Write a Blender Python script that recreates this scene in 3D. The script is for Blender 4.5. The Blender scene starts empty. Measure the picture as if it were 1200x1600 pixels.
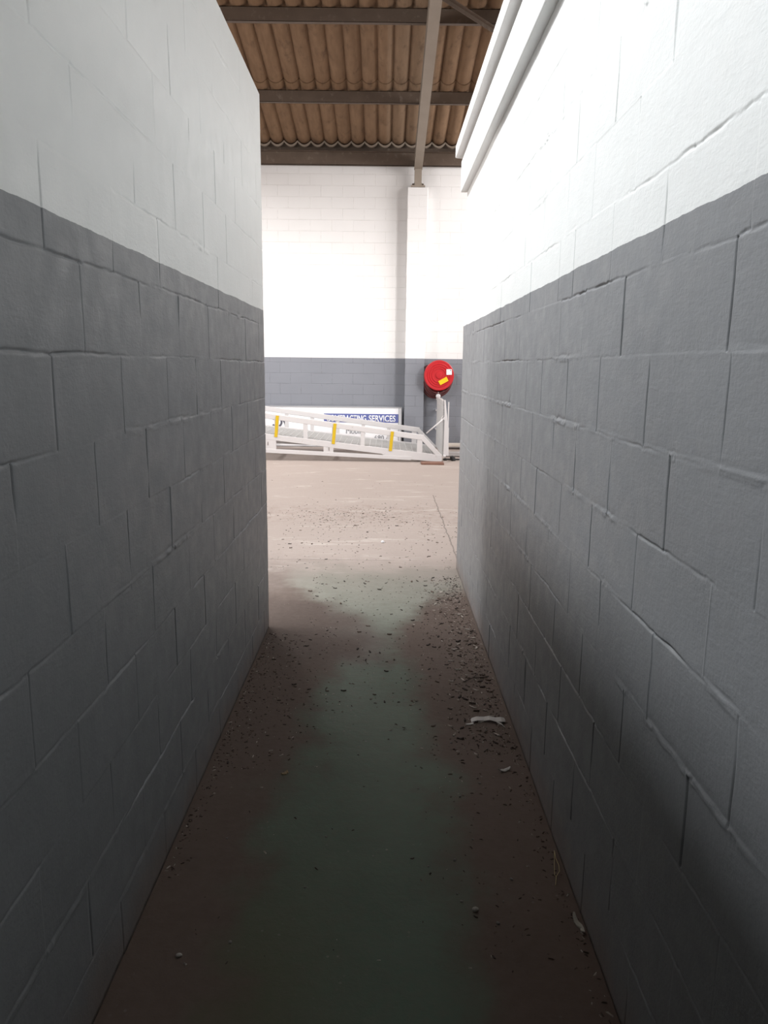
import bpy, bmesh, math, random
import numpy as np
from mathutils import Vector, Matrix, Euler
random.seed(7)
SC = bpy.context.scene
COL = SC.collection
PI = math.pi

# ------------------------------------------------------------------ helpers
def tag(o, label=None, cat=None, group=None, kind=None):
    if label: o['label'] = label
    if cat: o['category'] = cat
    if group: o['group'] = group
    if kind: o['kind'] = kind
    return o

def empty(name, loc, label=None, cat=None, group=None, rot=(0, 0, 0)):
    o = bpy.data.objects.new(name, None)
    o.empty_display_size = 0.1
    COL.objects.link(o)
    o.location = loc
    o.rotation_euler = rot
    return tag(o, label, cat, group)

class MB:
    """collects shapes into one mesh"""
    def __init__(s): s.v = []; s.f = []
    def add(s, v, f):
        n = len(s.v)
        s.v += [tuple(p) for p in v]
        s.f += [tuple(i + n for i in q) for q in f]
        return s
    def box(s, c, d, rot=None):
        x, y, z = d[0] / 2, d[1] / 2, d[2] / 2
        v = [Vector((a * x, b * y, e * z)) for a in (-1, 1) for b in (-1, 1) for e in (-1, 1)]
        if rot is not None: v = [rot @ p for p in v]
        c = Vector(c)
        return s.add([p + c for p in v], [(0, 1, 3, 2), (4, 6, 7, 5), (0, 4, 5, 1), (2, 3, 7, 6), (0, 2, 6, 4), (1, 5, 7, 3)])
    def lohi(s, lo, hi):
        return s.box([(a + b) / 2 for a, b in zip(lo, hi)], [b - a for a, b in zip(lo, hi)])
    def prism(s, poly, a, b, ax):
        """polygon of 2D points extruded along axis ax from a to b"""
        def P(p, t):
            if ax == 0: return (t, p[0], p[1])
            if ax == 1: return (p[0], t, p[1])
            return (p[0], p[1], t)
        n = len(poly)
        v = [P(p, a) for p in poly] + [P(p, b) for p in poly]
        f = [tuple(range(n))[::-1], tuple(range(n, 2 * n))]
        f += [(i, (i + 1) % n, n + (i + 1) % n, n + i) for i in range(n)]
        return s.add(v, f)
    def bar(s, p, q, w, h, side=(0, 1, 0)):
        """box beam from p to q, w across 'side', h the other way"""
        p, q = Vector(p), Vector(q)
        d = (q - p); L = d.length; d.normalize()
        sd = Vector(side); sd = (sd - d * sd.dot(d)).normalized()
        up = d.cross(sd)
        R = Matrix((d, sd, up)).transposed()
        return s.box((p + q) / 2, (L, w, h), R)
    def tube(s, pts, r, n=10, closed=False, caps=True):
        pts = [Vector(p) for p in pts]
        m = len(pts); rings = []
        up = None
        for i, p in enumerate(pts):
            if closed: t = pts[(i + 1) % m] - pts[i - 1]
            else: t = pts[min(i + 1, m - 1)] - pts[max(i - 1, 0)]
            t.normalize()
            if up is None:
                up = Vector((0, 0, 1)) if abs(t.z) < .9 else Vector((1, 0, 0))
            a = (up - t * up.dot(t)).normalized(); b = t.cross(a); up = a
            rr = r[i] if isinstance(r, (list, tuple)) else r
            rings.append([p + (a * math.cos(2 * PI * k / n) + b * math.sin(2 * PI * k / n)) * rr for k in range(n)])
        v = [q for R in rings for q in R]; f = []
        for i in range(m if closed else m - 1):
            for k in range(n):
                j = (i + 1) % m
                f.append((i * n + k, i * n + (k + 1) % n, j * n + (k + 1) % n, j * n + k))
        if not closed and caps:
            f.append(tuple(range(n))[::-1]); f.append(tuple((m - 1) * n + k for k in range(n)))
        return s.add(v, f)
    def lathe(s, prof, c, axis='y', n=48):
        """prof: list of (radius, offset along axis)"""
        v = []; f = []
        for r, t in prof:
            for k in range(n):
                a = 2 * PI * k / n
                if axis == 'y': v.append((c[0] + r * math.cos(a), c[1] + t, c[2] + r * math.sin(a)))
                elif axis == 'z': v.append((c[0] + r * math.cos(a), c[1] + r * math.sin(a), c[2] + t))
                else: v.append((c[0] + t, c[1] + r * math.cos(a), c[2] + r * math.sin(a)))
        for i in range(len(prof) - 1):
            for k in range(n):
                f.append((i * n + k, i * n + (k + 1) % n, (i + 1) * n + (k + 1) % n, (i + 1) * n + k))
        f.append(tuple(range(n))[::-1]); f.append(tuple((len(prof) - 1) * n + k for k in range(n)))
        return s.add(v, f)
    def build(s, name, mat, parent=None, smooth=False, bevel=0):
        me = bpy.data.meshes.new(name)
        me.from_pydata(s.v, [], s.f)
        bm = bmesh.new(); bm.from_mesh(me)
        bmesh.ops.recalc_face_normals(bm, faces=bm.faces)
        bm.to_mesh(me); bm.free()
        me.materials.append(mat)
        if smooth:
            for p in me.polygons: p.use_smooth = True
        o = bpy.data.objects.new(name, me)
        COL.objects.link(o)
        if parent is not None:
            o.parent = parent
            o.matrix_parent_inverse = Matrix.Translation(-Vector(parent.location))
        if bevel:
            b = o.modifiers.new('bevel', 'BEVEL'); b.width = bevel; b.segments = 2; b.limit_method = 'ANGLE'
        return o

def smooth_angle(o, deg=40):
    me = o.data
    for p in me.polygons: p.use_smooth = True
    try: me.set_sharp_from_angle(angle=math.radians(deg))
    except Exception: pass

# ------------------------------------------------------------------ materials
class NT:
    def __init__(s, name):
        s.m = bpy.data.materials.new(name); s.m.use_nodes = True
        s.t = s.m.node_tree; s.t.nodes.clear()
        s.out = s.t.nodes.new('ShaderNodeOutputMaterial')
        s.b = s.t.nodes.new('ShaderNodeBsdfPrincipled')
        s.t.links.new(s.b.outputs[0], s.out.inputs[0])
    def n(s, typ, ins=None, **kw):
        nd = s.t.nodes.new('ShaderNode' + typ)
        for k, v in kw.items(): setattr(nd, k, v)
        for k, v in (ins or {}).items(): s.set(nd.inputs[k], v)
        return nd
    def set(s, sock, v):
        if hasattr(v, 'is_linked') or hasattr(v, 'links'): s.t.links.new(v, sock)
        else: sock.default_value = v
    def math(s, op, a, b=0.0, clamp=False):
        nd = s.n('Math', {0: a, 1: b}, operation=op); nd.use_clamp = clamp
        return nd.outputs[0]
    def mix(s, fac, a, b):
        nd = s.n('Mix', data_type='RGBA')
        s.set(nd.inputs[0], fac); s.set(nd.inputs[6], a); s.set(nd.inputs[7], b)
        return nd.outputs[2]
    def ramp(s, fac, lo, hi):
        nd = s.n('MapRange', {0: fac, 1: lo, 2: hi}, interpolation_type='SMOOTHSTEP')
        return nd.outputs[0]
    def noise(s, vec, scale, detail=4, rough=.55, dist=0):
        nd = s.n('TexNoise', {'Scale': scale, 'Detail': detail, 'Roughness': rough, 'Distortion': dist})
        if vec is not None: s.set(nd.inputs['Vector'], vec)
        return nd.outputs[0]
    def pos(s): return s.n('NewGeometry').outputs['Position']
    def obj(s): return s.n('TexCoord').outputs['Object']
    def sep(s, v):
        nd = s.n('SeparateXYZ', {0: v}); return nd.outputs
    def scale(s, v, xyz):
        return s.n('VectorMath', {0: v, 1: xyz}, operation='MULTIPLY').outputs[0]
    def bump(s, h, strength=.3, dist=.01, normal=None):
        nd = s.n('Bump', {'Strength': strength, 'Distance': dist, 'Height': h})
        if normal is not None: s.set(nd.inputs['Normal'], normal)
        s.t.links.new(nd.outputs[0], s.b.inputs['Normal']); return nd.outputs[0]

def rgb(*c): return (*c, 1.0)

def simple(name, c, rough=.5, metal=0.0, var=.12, sc=9, bump=.0, spec=.5, dirt=None, dirt_lo=.55, dirt_hi=.75):
    t = NT(name); v = t.obj()
    n = t.noise(v, sc, 5)
    a = rgb(*[x * (1 - var) for x in c]); b = rgb(*[min(1, x * (1 + var)) for x in c])
    col = t.mix(n, a, b)
    if dirt:
        col = t.mix(t.ramp(t.noise(v, sc * 2.3, 6, .65), dirt_lo, dirt_hi), col, rgb(*dirt))
    t.set(t.b.inputs['Base Color'], col)
    t.b.inputs['Roughness'].default_value = rough
    t.b.inputs['Metallic'].default_value = metal
    t.b.inputs['Specular IOR Level'].default_value = spec
    if bump: t.bump(t.noise(v, sc * 8, 4), bump, .004)
    return t.m

WHITE = (.80, .805, .79)
GREY = (.222, .227, .236)
PAINT_Z = 1.79

def block_paint(name, zline, white=WHITE, grey=GREY, micro=1.0, ofs=0.0):
    t = NT(name); p = t.pos(); x, y, z = t.sep(p)
    wob = t.math('MULTIPLY', t.math('SUBTRACT', t.noise(p, 6, 5, .6), .5), .018)
    up = t.math('GREATER_THAN', t.math('ADD', z, wob), zline)
    # faint roller unevenness of each coat
    nv = t.noise(p, 2.2, 4, .6)
    g = t.mix(nv, rgb(*[c * .88 for c in grey]), rgb(*[c * 1.12 for c in grey]))
    w = t.mix(nv, rgb(*[c * .965 for c in white]), rgb(*[min(.9, c * 1.02) for c in white]))
    # reddish dust splashed on the foot of the wall
    dust = t.math('MULTIPLY', t.ramp(t.math('ADD', z, t.math('MULTIPLY', t.math('SUBTRACT', t.noise(p, 7, 5, .65), .5), .35)), .17, -.04),
                  .55)
    g = t.mix(dust, g, rgb(.20, .145, .115))
    # hairline bare-mortar scuffs
    sc = t.ramp(t.noise(t.scale(p, (1, 5, 5)), 9, 7, .75), .74, .80)
    g = t.mix(t.math('MULTIPLY', sc, .35), g, rgb(.42, .42, .42))
    col = t.mix(up, g, w)
    t.set(t.b.inputs['Base Color'], col)
    t.set(t.b.inputs['Roughness'], t.n('MapRange', {0: t.noise(p, 14, 4), 1: .3, 2: .7, 3: .42, 4: .62}).outputs[0])
    t.b.inputs['Specular IOR Level'].default_value = .45
    # porous block texture under the paint
    n1 = t.noise(p, 130, 3, .6)
    n2 = t.noise(p, 45, 4, .6)
    vor = t.n('TexVoronoi', {'Vector': t.n('VectorMath', {0: p, 1: t.n('TexNoise', {'Vector': p, 'Scale': 30.0}).outputs['Color']}, operation='ADD').outputs[0], 'Scale': 26.0})
    pit = t.math('MULTIPLY', t.ramp(vor.outputs['Distance'], .16, .07), t.ramp(t.noise(p, 3.1, 3), .5, .62))
    rip = t.noise(t.scale(p, (1, 22, 95)), 1.0, 4, .65)
    h = t.math('ADD', t.math('ADD', t.math('MULTIPLY', n1, .5), t.math('MULTIPLY', n2, .7)), t.math('MULTIPLY', rip, .7))
    h = t.math('SUBTRACT', h, t.math('MULTIPLY', pit, 2.2))
    t.bump(h, .36 * micro, .003)
    return t.m

M_WALL = block_paint('painted_blockwork', PAINT_Z)

def far_wall_mat():
    t = NT('painted_far_brickwork'); p = t.pos(); x, y, z = t.sep(p)
    up = t.math('GREATER_THAN', z, 1.655)
    wv = t.n('CombineXYZ', {0: x, 1: z, 2: 0.0}).outputs[0]
    br = t.n('TexBrick', {'Vector': wv, 'Scale': 1.0, 'Mortar Size': .006, 'Mortar Smooth': .6,
                          'Brick Width': .39, 'Row Height': .195, 'Color1': rgb(.96, .96, .96), 'Color2': rgb(1, 1, 1), 'Mortar': rgb(.0, .0, .0)})
    m = br.outputs['Fac']
    mk = t.math('MULTIPLY', m, t.ramp(t.noise(t.scale(p, (1, 1, 6)), 2.3, 5, .7), .42, .62))
    g = t.mix(t.noise(p, 2, 4), rgb(.205, .215, .242), rgb(.24, .25, .28))
    w = t.mix(t.noise(p, 1.3, 4), rgb(.78, .765, .755), rgb(.83, .82, .81))
    g = t.mix(t.math('MULTIPLY', mk, .5), g, rgb(.11, .115, .13))
    w = t.mix(t.math('MULTIPLY', mk, .3), w, rgb(.5, .48, .47))
    t.set(t.b.inputs['Base Color'], t.mix(up, g, w))
    t.b.inputs['Roughness'].default_value = .55
    h = t.math('SUBTRACT', t.math('MULTIPLY', t.noise(p, 40, 4), .3), m)
    t.bump(h, .5, .006)
    return t.m
M_FAR = far_wall_mat()

def floor_mat():
    t = NT('worn_green_painted_concrete'); p = t.pos(); x, y, z = t.sep(p)
    big = t.noise(p, 1.1, 5, .6); med = t.noise(p, 4.5, 6, .65); fine = t.noise(p, 28, 5, .7)
    wob = t.math('ADD', t.math('MULTIPLY', t.math('SUBTRACT', big, .5), .55), t.math('MULTIPLY', t.math('SUBTRACT', med, .5), .38))
    # trodden strip of green paint down the middle of the passage, dirt to both sides
    cx = t.math('ADD', t.math('MULTIPLY', t.math('SUBTRACT', y, 3.0), .012), -.06)
    d = t.math('ABSOLUTE', t.math('SUBTRACT', x, cx))
    wid = t.n('MapRange', {0: y, 1: 2.0, 2: 4.3, 3: .37, 4: .13}).outputs[0]
    wid2 = t.n('MapRange', {0: y, 1: 4.2, 2: 5.2, 3: 0.0, 4: .55}).outputs[0]
    wid = t.math('ADD', wid, wid2)
    gm = t.ramp(t.math('SUBTRACT', t.math('ADD', wid, wob), d), -.08, .16)
    gend = t.ramp(t.math('ADD', y, t.math('MULTIPLY', wob, 1.6)), 5.9, 5.0)
    gm = t.math('MULTIPLY', gm, gend)
    gm = t.math('MULTIPLY', gm, t.n('MapRange', {0: y, 1: 4.6, 2: 5.3, 3: 1.0, 4: .62}).outputs[0])
    gm = t.math('MULTIPLY', gm, t.n('MapRange', {0: fine, 1: .2, 2: .7, 3: .95, 4: .62}).outputs[0])
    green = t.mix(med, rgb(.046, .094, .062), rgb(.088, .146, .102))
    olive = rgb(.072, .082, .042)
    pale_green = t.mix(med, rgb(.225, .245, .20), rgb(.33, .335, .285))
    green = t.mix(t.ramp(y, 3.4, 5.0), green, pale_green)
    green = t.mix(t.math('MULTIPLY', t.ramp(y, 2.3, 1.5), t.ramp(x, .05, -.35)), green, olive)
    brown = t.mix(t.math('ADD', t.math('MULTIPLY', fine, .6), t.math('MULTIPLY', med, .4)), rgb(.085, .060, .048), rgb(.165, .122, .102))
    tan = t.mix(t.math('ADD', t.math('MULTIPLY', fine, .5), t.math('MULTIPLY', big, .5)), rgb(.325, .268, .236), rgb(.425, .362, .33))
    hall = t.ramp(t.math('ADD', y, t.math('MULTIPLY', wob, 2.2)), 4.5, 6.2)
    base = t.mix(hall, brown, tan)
    # swept trail of dark soil across the middle of the hall, and pale scuffs
    tr = t.math('MULTIPLY', t.ramp(t.math('ABSOLUTE', t.math('SUBTRACT', t.math('ADD', y, t.math('MULTIPLY', wob, 1.5)), 7.7)), .75, .1), t.ramp(t.noise(p, 9, 7, .75), .47, .62))
    base = t.mix(t.math('MULTIPLY', tr, .45), base, rgb(.23, .165, .135))
    sw = t.ramp(t.noise(t.scale(p, (.45, 1.9, 1)), 2.6, 6, .7, 1.2), .55, .70)
    base = t.mix(t.math('MULTIPLY', t.math('MULTIPLY', sw, hall), .5), base, rgb(.60, .545, .50))
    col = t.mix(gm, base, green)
    # soil tongue at the left wall's corner, with a shadow painted into its colour
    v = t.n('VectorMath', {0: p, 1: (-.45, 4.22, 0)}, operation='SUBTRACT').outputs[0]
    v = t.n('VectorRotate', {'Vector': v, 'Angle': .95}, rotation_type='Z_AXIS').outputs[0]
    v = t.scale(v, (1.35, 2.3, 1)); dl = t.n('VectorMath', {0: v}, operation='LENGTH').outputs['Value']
    soil_shade = t.ramp(t.math('ADD', dl, t.math('MULTIPLY', wob, 1.0)), 1.1, .62)
    col = t.mix(t.math('MULTIPLY', soil_shade, .85), col, t.mix(fine, rgb(.075, .054, .045), rgb(.14, .105, .09)))
    # saw-cut joints
    j1 = t.math('ABSOLUTE', t.math('SUBTRACT', y, t.math('ADD', 5.78, t.math('MULTIPLY', t.math('SUBTRACT', fine, .5), .01))))
    l1 = t.math('MULTIPLY', t.ramp(j1, .012, .004), t.math('LESS_THAN', x, .1))
    j2 = t.math('ABSOLUTE', t.math('ADD', t.math('SUBTRACT', x, .60), t.math('MULTIPLY', t.math('SUBTRACT', med, .5), .05)))
    l2 = t.math('MULTIPLY', t.ramp(j2, .009, .003), t.math('MULTIPLY', t.math('GREATER_THAN', y, 5.6), t.math('LESS_THAN', y, 8.9)))
    col = t.mix(t.math('MULTIPLY', t.math('MAXIMUM', t.math('MULTIPLY', l1, .5), l2), .6), col, rgb(.10, .085, .075))
    # fine specks
    vo = t.n('TexVoronoi', {'Vector': p, 'Scale': 34.0})
    sp = t.math('MULTIPLY', t.ramp(vo.outputs['Distance'], .17, .10), t.ramp(t.noise(p, 2.2, 3), .5, .62))
    col = t.mix(t.math('MULTIPLY', sp, .5), col, t.mix(vo.outputs['Color'], rgb(.06, .045, .04), rgb(.3, .26, .24)))
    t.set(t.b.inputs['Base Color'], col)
    t.set(t.b.inputs['Roughness'], t.mix(gm, rgb(.85, .85, .85), rgb(.5, .5, .5)))
    t.b.inputs['Specular IOR Level'].default_value = .35
    t.bump(t.math('ADD', fine, t.math('MULTIPLY', med, 1.5)), .3, .006)
    return t.m
M_FLOOR = floor_mat()

def roof_mat():
    t = NT('aged_fibre_cement'); p = t.pos(); x, y, z = t.sep(p)
    st = t.noise(t.scale(p, (4, .6, 1)), 3, 6, .65)
    cell = t.n('TexWhiteNoise', {'W': t.math('FLOOR', t.math('DIVIDE', x, .708))}, noise_dimensions='1D').outputs[0]
    a = t.mix(st, rgb(.13, .076, .044), rgb(.33, .212, .13))
    a = t.mix(t.math('MULTIPLY', cell, .45), a, rgb(.29, .23, .17))
    mould = t.ramp(t.noise(t.scale(p, (2, .8, 1)), 4, 7, .7), .52, .72)
    a = t.mix(t.math('MULTIPLY', mould, .55), a, rgb(.09, .06, .042))
    t.set(t.b.inputs['Base Color'], a)
    t.b.inputs['Roughness'].default_value = .9
    t.b.inputs['Specular IOR Level'].default_value = .15
    t.bump(t.noise(p, 40, 4), .25, .004)
    return t.m
M_ROOF = roof_mat()

M_CLOSE = simple('pale_fibre_cement', (.30, .25, .20), .9, 0, .15, 6)
M_STEEL = simple('brown_steel', (.125, .092, .07), .6, 0, .25, 5, .1, .3, dirt=(.2, .16, .13))
M_RAFTER = simple('taupe_steel', (.30, .255, .21), .6, 0, .12, 4, .05, .3)
M_TRIM = simple('white_fascia', (.80, .80, .79), .5, 0, .03, 4, .15, .4)
M_BACK = simple('dark_passage_end', (.05, .05, .055), .8, 0, .1, 4)
M_CONC = simple('plain_concrete', (.42, .40, .38), .85, 0, .15, 4, .3)
M_RAMP = simple('white_ramp_paint', (.61, .59, .59), .42, 0, .04, 6, .05, .5, dirt=(.45, .39, .36), dirt_lo=.62, dirt_hi=.82)
M_GRATE = simple('galvanised_grating', (.55, .54, .53), .5, .2, .15, 12)
M_YEL = simple('yellow_reflector', (.62, .42, .015), .4, 0, .08, 20)
M_RED = simple('red_enamel', (.50, .018, .024), .3, 0, .06, 6, 0, .6)
M_HOSE = simple('dull_red_hose', (.12, .032, .032), .6, 0, .2, 14)
M_RIM = simple('dark_red_enamel', (.25, .018, .02), .4, 0, .1, 8)
M_STK_W = simple('white_sticker', (.85, .84, .86), .5, 0, .03, 30)
M_STK_Y = simple('yellow_sticker', (.90, .55, .01), .45, 0, .04, 30)
M_PIPE = simple('grey_white_pipe', (.66, .63, .63), .4, .1, .06, 10)
M_SIGNW = simple('sign_white', (.90, .90, .92), .35, 0, .02, 3)
M_SIGNB = simple('sign_blue', (.12, .145, .36), .35, 0, .06, 5)
M_SIGNT = simple('sign_dark_print', (.10, .10, .13), .5, 0, .05, 5)
M_SIGNG = simple('sign_grey_print', (.24, .25, .27), .5, 0, .05, 5)
M_ALU = simple('aluminium_edge', (.55, .55, .57), .4, .6, .05, 8)
M_WOOD = simple('reddish_timber', (.20, .10, .07), .8, 0, .3, 9, .3)
M_PALE = simple('pale_timber', (.62, .56, .50), .75, 0, .15, 7, .2)
M_BLACK = simple('black_rubber', (.025, .024, .024), .7, 0, .2, 9)
M_CHIP = [simple('dark_bark', (.050, .036, .031), .9, 0, .35, 30, .3), simple('brown_bark', (.15, .108, .087), .9, 0, .35, 30, .3),
          simple('pale_splinter', (.50, .44, .39), .85, 0, .25, 30, .3), simple('grey_pebble', (.20, .185, .17), .9, 0, .3, 30, .4)]
M_STONE = simple('pale_stone', (.42, .40, .36), .9, 0, .2, 30, .4)
M_PLAST = simple('clouded_plastic', (.52, .50, .485), .3, 0, .2, 25, .2)
M_STRAW = simple('dry_straw', (.52, .42, .22), .7, 0, .2, 30)
M_GRIT = simple('soil_grit', (.070, .052, .044), .95, 0, .6, 50)
M_PAPER = simple('paper_scrap', (.42, .40, .35), .8, 0, .15, 30)
M_LEAF = simple('dead_leaf', (.34, .25, .15), .8, 0, .25, 30)

# ------------------------------------------------------------------ camera
H = 1.5
F = 1180.0
D = Vector((0.0, (800 - 573) / F, -1.0)).normalized()
ROLL = .011
U = Vector((ROLL, 1.0, 0.0)); U.z = -(U.dot(D) - U.z * D.z) / D.z; U.normalize()
R_ = D.cross(U)
M3 = Matrix((R_, D, U))
cam = bpy.data.cameras.new('camera')
cam.sensor_fit = 'VERTICAL'; cam.sensor_height = 36.0
cam.lens = F / 1600 * 36.0
cam.clip_start = .02
co = bpy.data.objects.new('camera', cam); COL.objects.link(co)
co.matrix_world = Matrix.Translation((0, 0, H)) @ M3.to_4x4()
SC.camera = co
def ray(px, py): return M3 @ Vector(((px - 600) / F, (800 - py) / F, -1.0))
def on_y(px, py, Y): r = ray(px, py); t = Y / r.y; return Vector((r.x * t, Y, H + r.z * t))
def on_floor(px, py): r = ray(px, py); t = -H / r.z; return Vector((r.x * t, r.y * t, 0))

XL, XR = -.655, .567
YL, YR = 4.21, 5.57          # where the two passage walls end
YB = -1.3                    # back of the passage
FAR = 14.40
# ------------------------------------------------------------------ blockwork walls of the passage
rng = np.random.default_rng(11)
def vnoise1(x, scale, seed):
    g = np.random.default_rng(seed).uniform(-1, 1, 4096)
    t = x * scale + 1000.5; i = np.floor(t).astype(int); f = t - i; f = f * f * (3 - 2 * f)
    return g[i % 4096] * (1 - f) + g[(i + 1) % 4096] * f
def vnoise2(x, y, scale, seed):
    g = np.random.default_rng(seed).uniform(-1, 1, (256, 256))
    a = x * scale + 500.3; b = y * scale + 500.7
    i = np.floor(a).astype(int); j = np.floor(b).astype(int)
    f = a - i; h = b - j; f = f * f * (3 - 2 * f); h = h * h * (3 - 2 * h)
    i0, i1, j0, j1 = i % 256, (i + 1) % 256, j % 256, (j + 1) % 256
    return (g[i0, j0] * (1 - f) + g[i1, j0] * f) * (1 - h) + (g[i0, j1] * (1 - f) + g[i1, j1] * f) * h
def fbm2(x, y, s, seed, o=3):
    r = 0; a = 1
    for k in range(o):
        r = r + a * vnoise2(x, y, s * 2 ** k, seed + k * 17); a *= .5
    return r

def lines(lo, hi, marks, step, fine, half):
    s = [lo, hi] + list(np.arange(lo, hi, step))
    for m in marks: s += list(np.arange(m - half, m + half + 1e-6, fine))
    s = np.unique(np.round(np.array([q for q in s if lo <= q <= hi]), 4))
    keep = [s[0]]
    for q in s[1:]:
        if q - keep[-1] >= fine * .6: keep.append(q)
    keep[-1] = hi
    return np.array(keep)

def block_wall(name, X, sgn, y0, y1, ztop, beds, rows, seed, ridge_bias, thick, mat):
    """sgn: +1 when the face looks to +x"""
    marks = sorted({round(j, 2) for r in rows for j in r})
    ys = lines(y0, y1, marks, .016, .002, .008)
    zs = lines(0, ztop, beds, .016, .0025, .015)
    Y, Z = np.meshgrid(ys, zs, indexing='ij')
    h = .0014 * fbm2(Y, Z, 2.0, seed) + .0004 * fbm2(Y, Z, 16, seed + 5)
    edges = [-9] + list(beds) + [9]
    for k, b in enumerate(beds):
        wob = .0035 * vnoise1(ys, 5, seed + 40 + k) + .002 * vnoise1(ys, 21, seed + 60 + k)
        dz = Z - (b + wob[:, None])
        st = vnoise1(ys, 2.3, seed + 80 + k) + .55 * vnoise1(ys, 9, seed + 100 + k) + ridge_bias[min(k, len(ridge_bias) - 1)]
        crum = fbm2(Y, Z, 70, seed + 120 + k, 2)
        pres = np.clip(.55 + .75 * vnoise1(ys, 1.6, seed + 140 + k) + .45 * vnoise1(ys, 6.5, seed + 160 + k), .06, 1)
        brk = np.clip(.55 + .7 * vnoise1(ys, 33, seed + 180 + k) + .4 * vnoise1(ys, 90, seed + 200 + k), 0, 1.2)
        gro = (np.clip(.45 - st, 0, 1) * pres * (.45 + .55 * brk))[:, None]; rid = (np.clip(st - .1, 0, 1) * pres * (.25 + .75 * brk))[:, None]
        dz = dz - .0022 * vnoise2(Y, Z, 55, seed + 220 + k) - .0014 * vnoise2(Y, Z, 120, seed + 240 + k)
        h -= gro * (.0068 if b < 1.8 else .0036) * np.exp(-(dz / .0027) ** 2)
        h += rid * (.0024 + .0030 * crum) * np.exp(-((dz + .002) / .0075) ** 4)
        h -= rid * .0022 * np.exp(-((dz - .0115) / .0032) ** 2)
    for r, js in enumerate(rows):
        lo = edges[r]; hi = edges[r + 1]
        inr = (Z > lo) & (Z < hi)
        ends = [-9] + sorted(js) + [99]
        rr = np.random.default_rng(seed + 300 + r)
        # every block sits a hair proud or shy of its neighbours
        for a, b in zip(ends[:-1], ends[1:]):
            m = inr & (Y >= a) & (Y < b)
            h[m] += rr.normal() * .00035
        for j in js:
            s = rr.uniform(.15, 1.1); wv = rr.uniform(.0018, .0028)
            jw = j + .0022 * vnoise1(zs, 12, seed + 500 + r)[None, :] + rr.normal() * .002
            dy = Y - jw
            along = np.clip(.45 + .75 * vnoise1(zs, 8, int(seed + 700 + r * 31 + j * 10)), 0, 1)[None, :]
            g = s * along * .011 * np.exp(-(dy / wv) ** 2)
            if rr.random() < .16: g = -g * .35
            h -= np.where(inr, g, 0)
    X0 = X + sgn * h
    n, m = len(ys), len(zs)
    # front sheet + a boxed back so that the wall has its thickness
    V = np.stack([X0, Y, Z], -1).reshape(-1, 3)
    idx = np.arange(n * m).reshape(n, m)
    q = np.stack([idx[:-1, :-1], idx[1:, :-1], idx[1:, 1:], idx[:-1, 1:]], -1).reshape(-1, 4)
    if sgn < 0: q = q[:, ::-1]
    bx = X - sgn * thick
    per = list(idx[:, 0]) + list(idx[-1, 1:]) + list(idx[::-1, -1][1:]) + list(idx[0, ::-1][1:-1])
    Bk = V[per].copy(); Bk[:, 0] = bx
    nb = len(V); L = len(per)
    side = [(per[i], nb + i, nb + (i + 1) % L, per[(i + 1) % L]) for i in range(L)]
    if sgn < 0: side = [s[::-1] for s in side]
    V = np.vstack([V, Bk])
    me = bpy.data.meshes.new(name)
    faces = q.tolist() + [tuple(int(a) for a in s) for s in side] + [tuple(range(nb, nb + L))]
    me.from_pydata(V.tolist(), [], faces)
    me.materials.append(mat)
    me.polygons.foreach_set('use_smooth', [True] * len(q) + [False] * (len(faces) - len(q)))
    me.update()
    o = bpy.data.objects.new(name, me); COL.objects.link(o)
    return tag(o, kind='structure')

def fill(base, known, lo, hi, pitch):
    """a course's joints: the seen ones, then on in both directions at block length"""
    k = sorted(known) if known else [base]
    while k[0] - pitch > lo: k.insert(0, k[0] - pitch)
    while k[-1] + pitch < hi: k.append(k[-1] + pitch)
    return [round(a, 3) for a in k if lo + .02 < a < hi - .02]

# left wall: courses of 195 mm, stretcher bond
bedsL = [.155 + .195 * k for k in range(14)]
knownL = {2: [2.08, 2.46, 2.86, 3.25, 3.65], 3: [1.91, 2.30, 2.69, 3.07, 3.47, 3.87], 4: [1.32, 1.71, 2.09, 2.49, 2.87, 3.26, 3.64],
          5: [1.52, 1.90, 2.30, 2.69, 3.08, 3.47], 6: [1.32, 1.71, 2.09, 2.48, 2.88, 3.28, 3.66],
          7: [1.52, 1.91, 2.32, 2.68, 3.08, 3.48, 3.89], 8: [1.30, 1.69, 2.09, 2.48, 2.89, 3.27, 3.65],
          9: [1.52, 1.90, 2.29, 2.70, 3.08, 3.47, 3.87]}
rowsL = [fill(1.52 if r % 2 else 1.70, knownL.get(r), YB, YL, .39) for r in range(15)]
block_wall('wall_left', XL, 1, YB, YL, 2.866, bedsL, rowsL, 21, [.1, .0, .0, -.1, -.15, -.05, .1, -.5, -.75, -.25, -.1, 0, 0], .19, M_WALL)

bedsR = [.19 + .193 * k for k in range(14)]
bedsR = [.19, .385, .58, .768, .965, 1.14, 1.335, 1.53, 1.715, 1.905, 2.10, 2.295, 2.49]
knownR = {3: [1.65, 2.02, 2.37, 2.78, 3.46], 4: [1.11, 1.50, 1.88, 2.2, 2.52, 2.90, 3.28], 5: [1.25, 1.64, 2.01, 2.37, 2.77, 3.08],
          6: [1.10, 1.48, 1.87, 2.22, 2.52, 2.89, 3.25], 7: [1.26, 1.64, 2.01, 2.37, 2.76, 3.05], 8: [1.28, 1.85, 2.22, 2.50, 2.87],
          9: [1.24, 1.62, 1.98, 2.36, 2.56, 3.05, 3.42], 10: [1.46, 1.83, 2.19, 2.48, 2.85, 3.2]}
rowsR = [fill(1.26 if r % 2 else 1.10, knownR.get(r), YB, YR, .38) for r in range(14)]
block_wall('wall_right', XR, -1, YB, YR, 2.70, bedsR, rowsR, 55, [.2, .2, .25, .4, .75, .35, .8, .1, -.1, .0, .1, .0, 0], .19, M_WALL)

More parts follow.
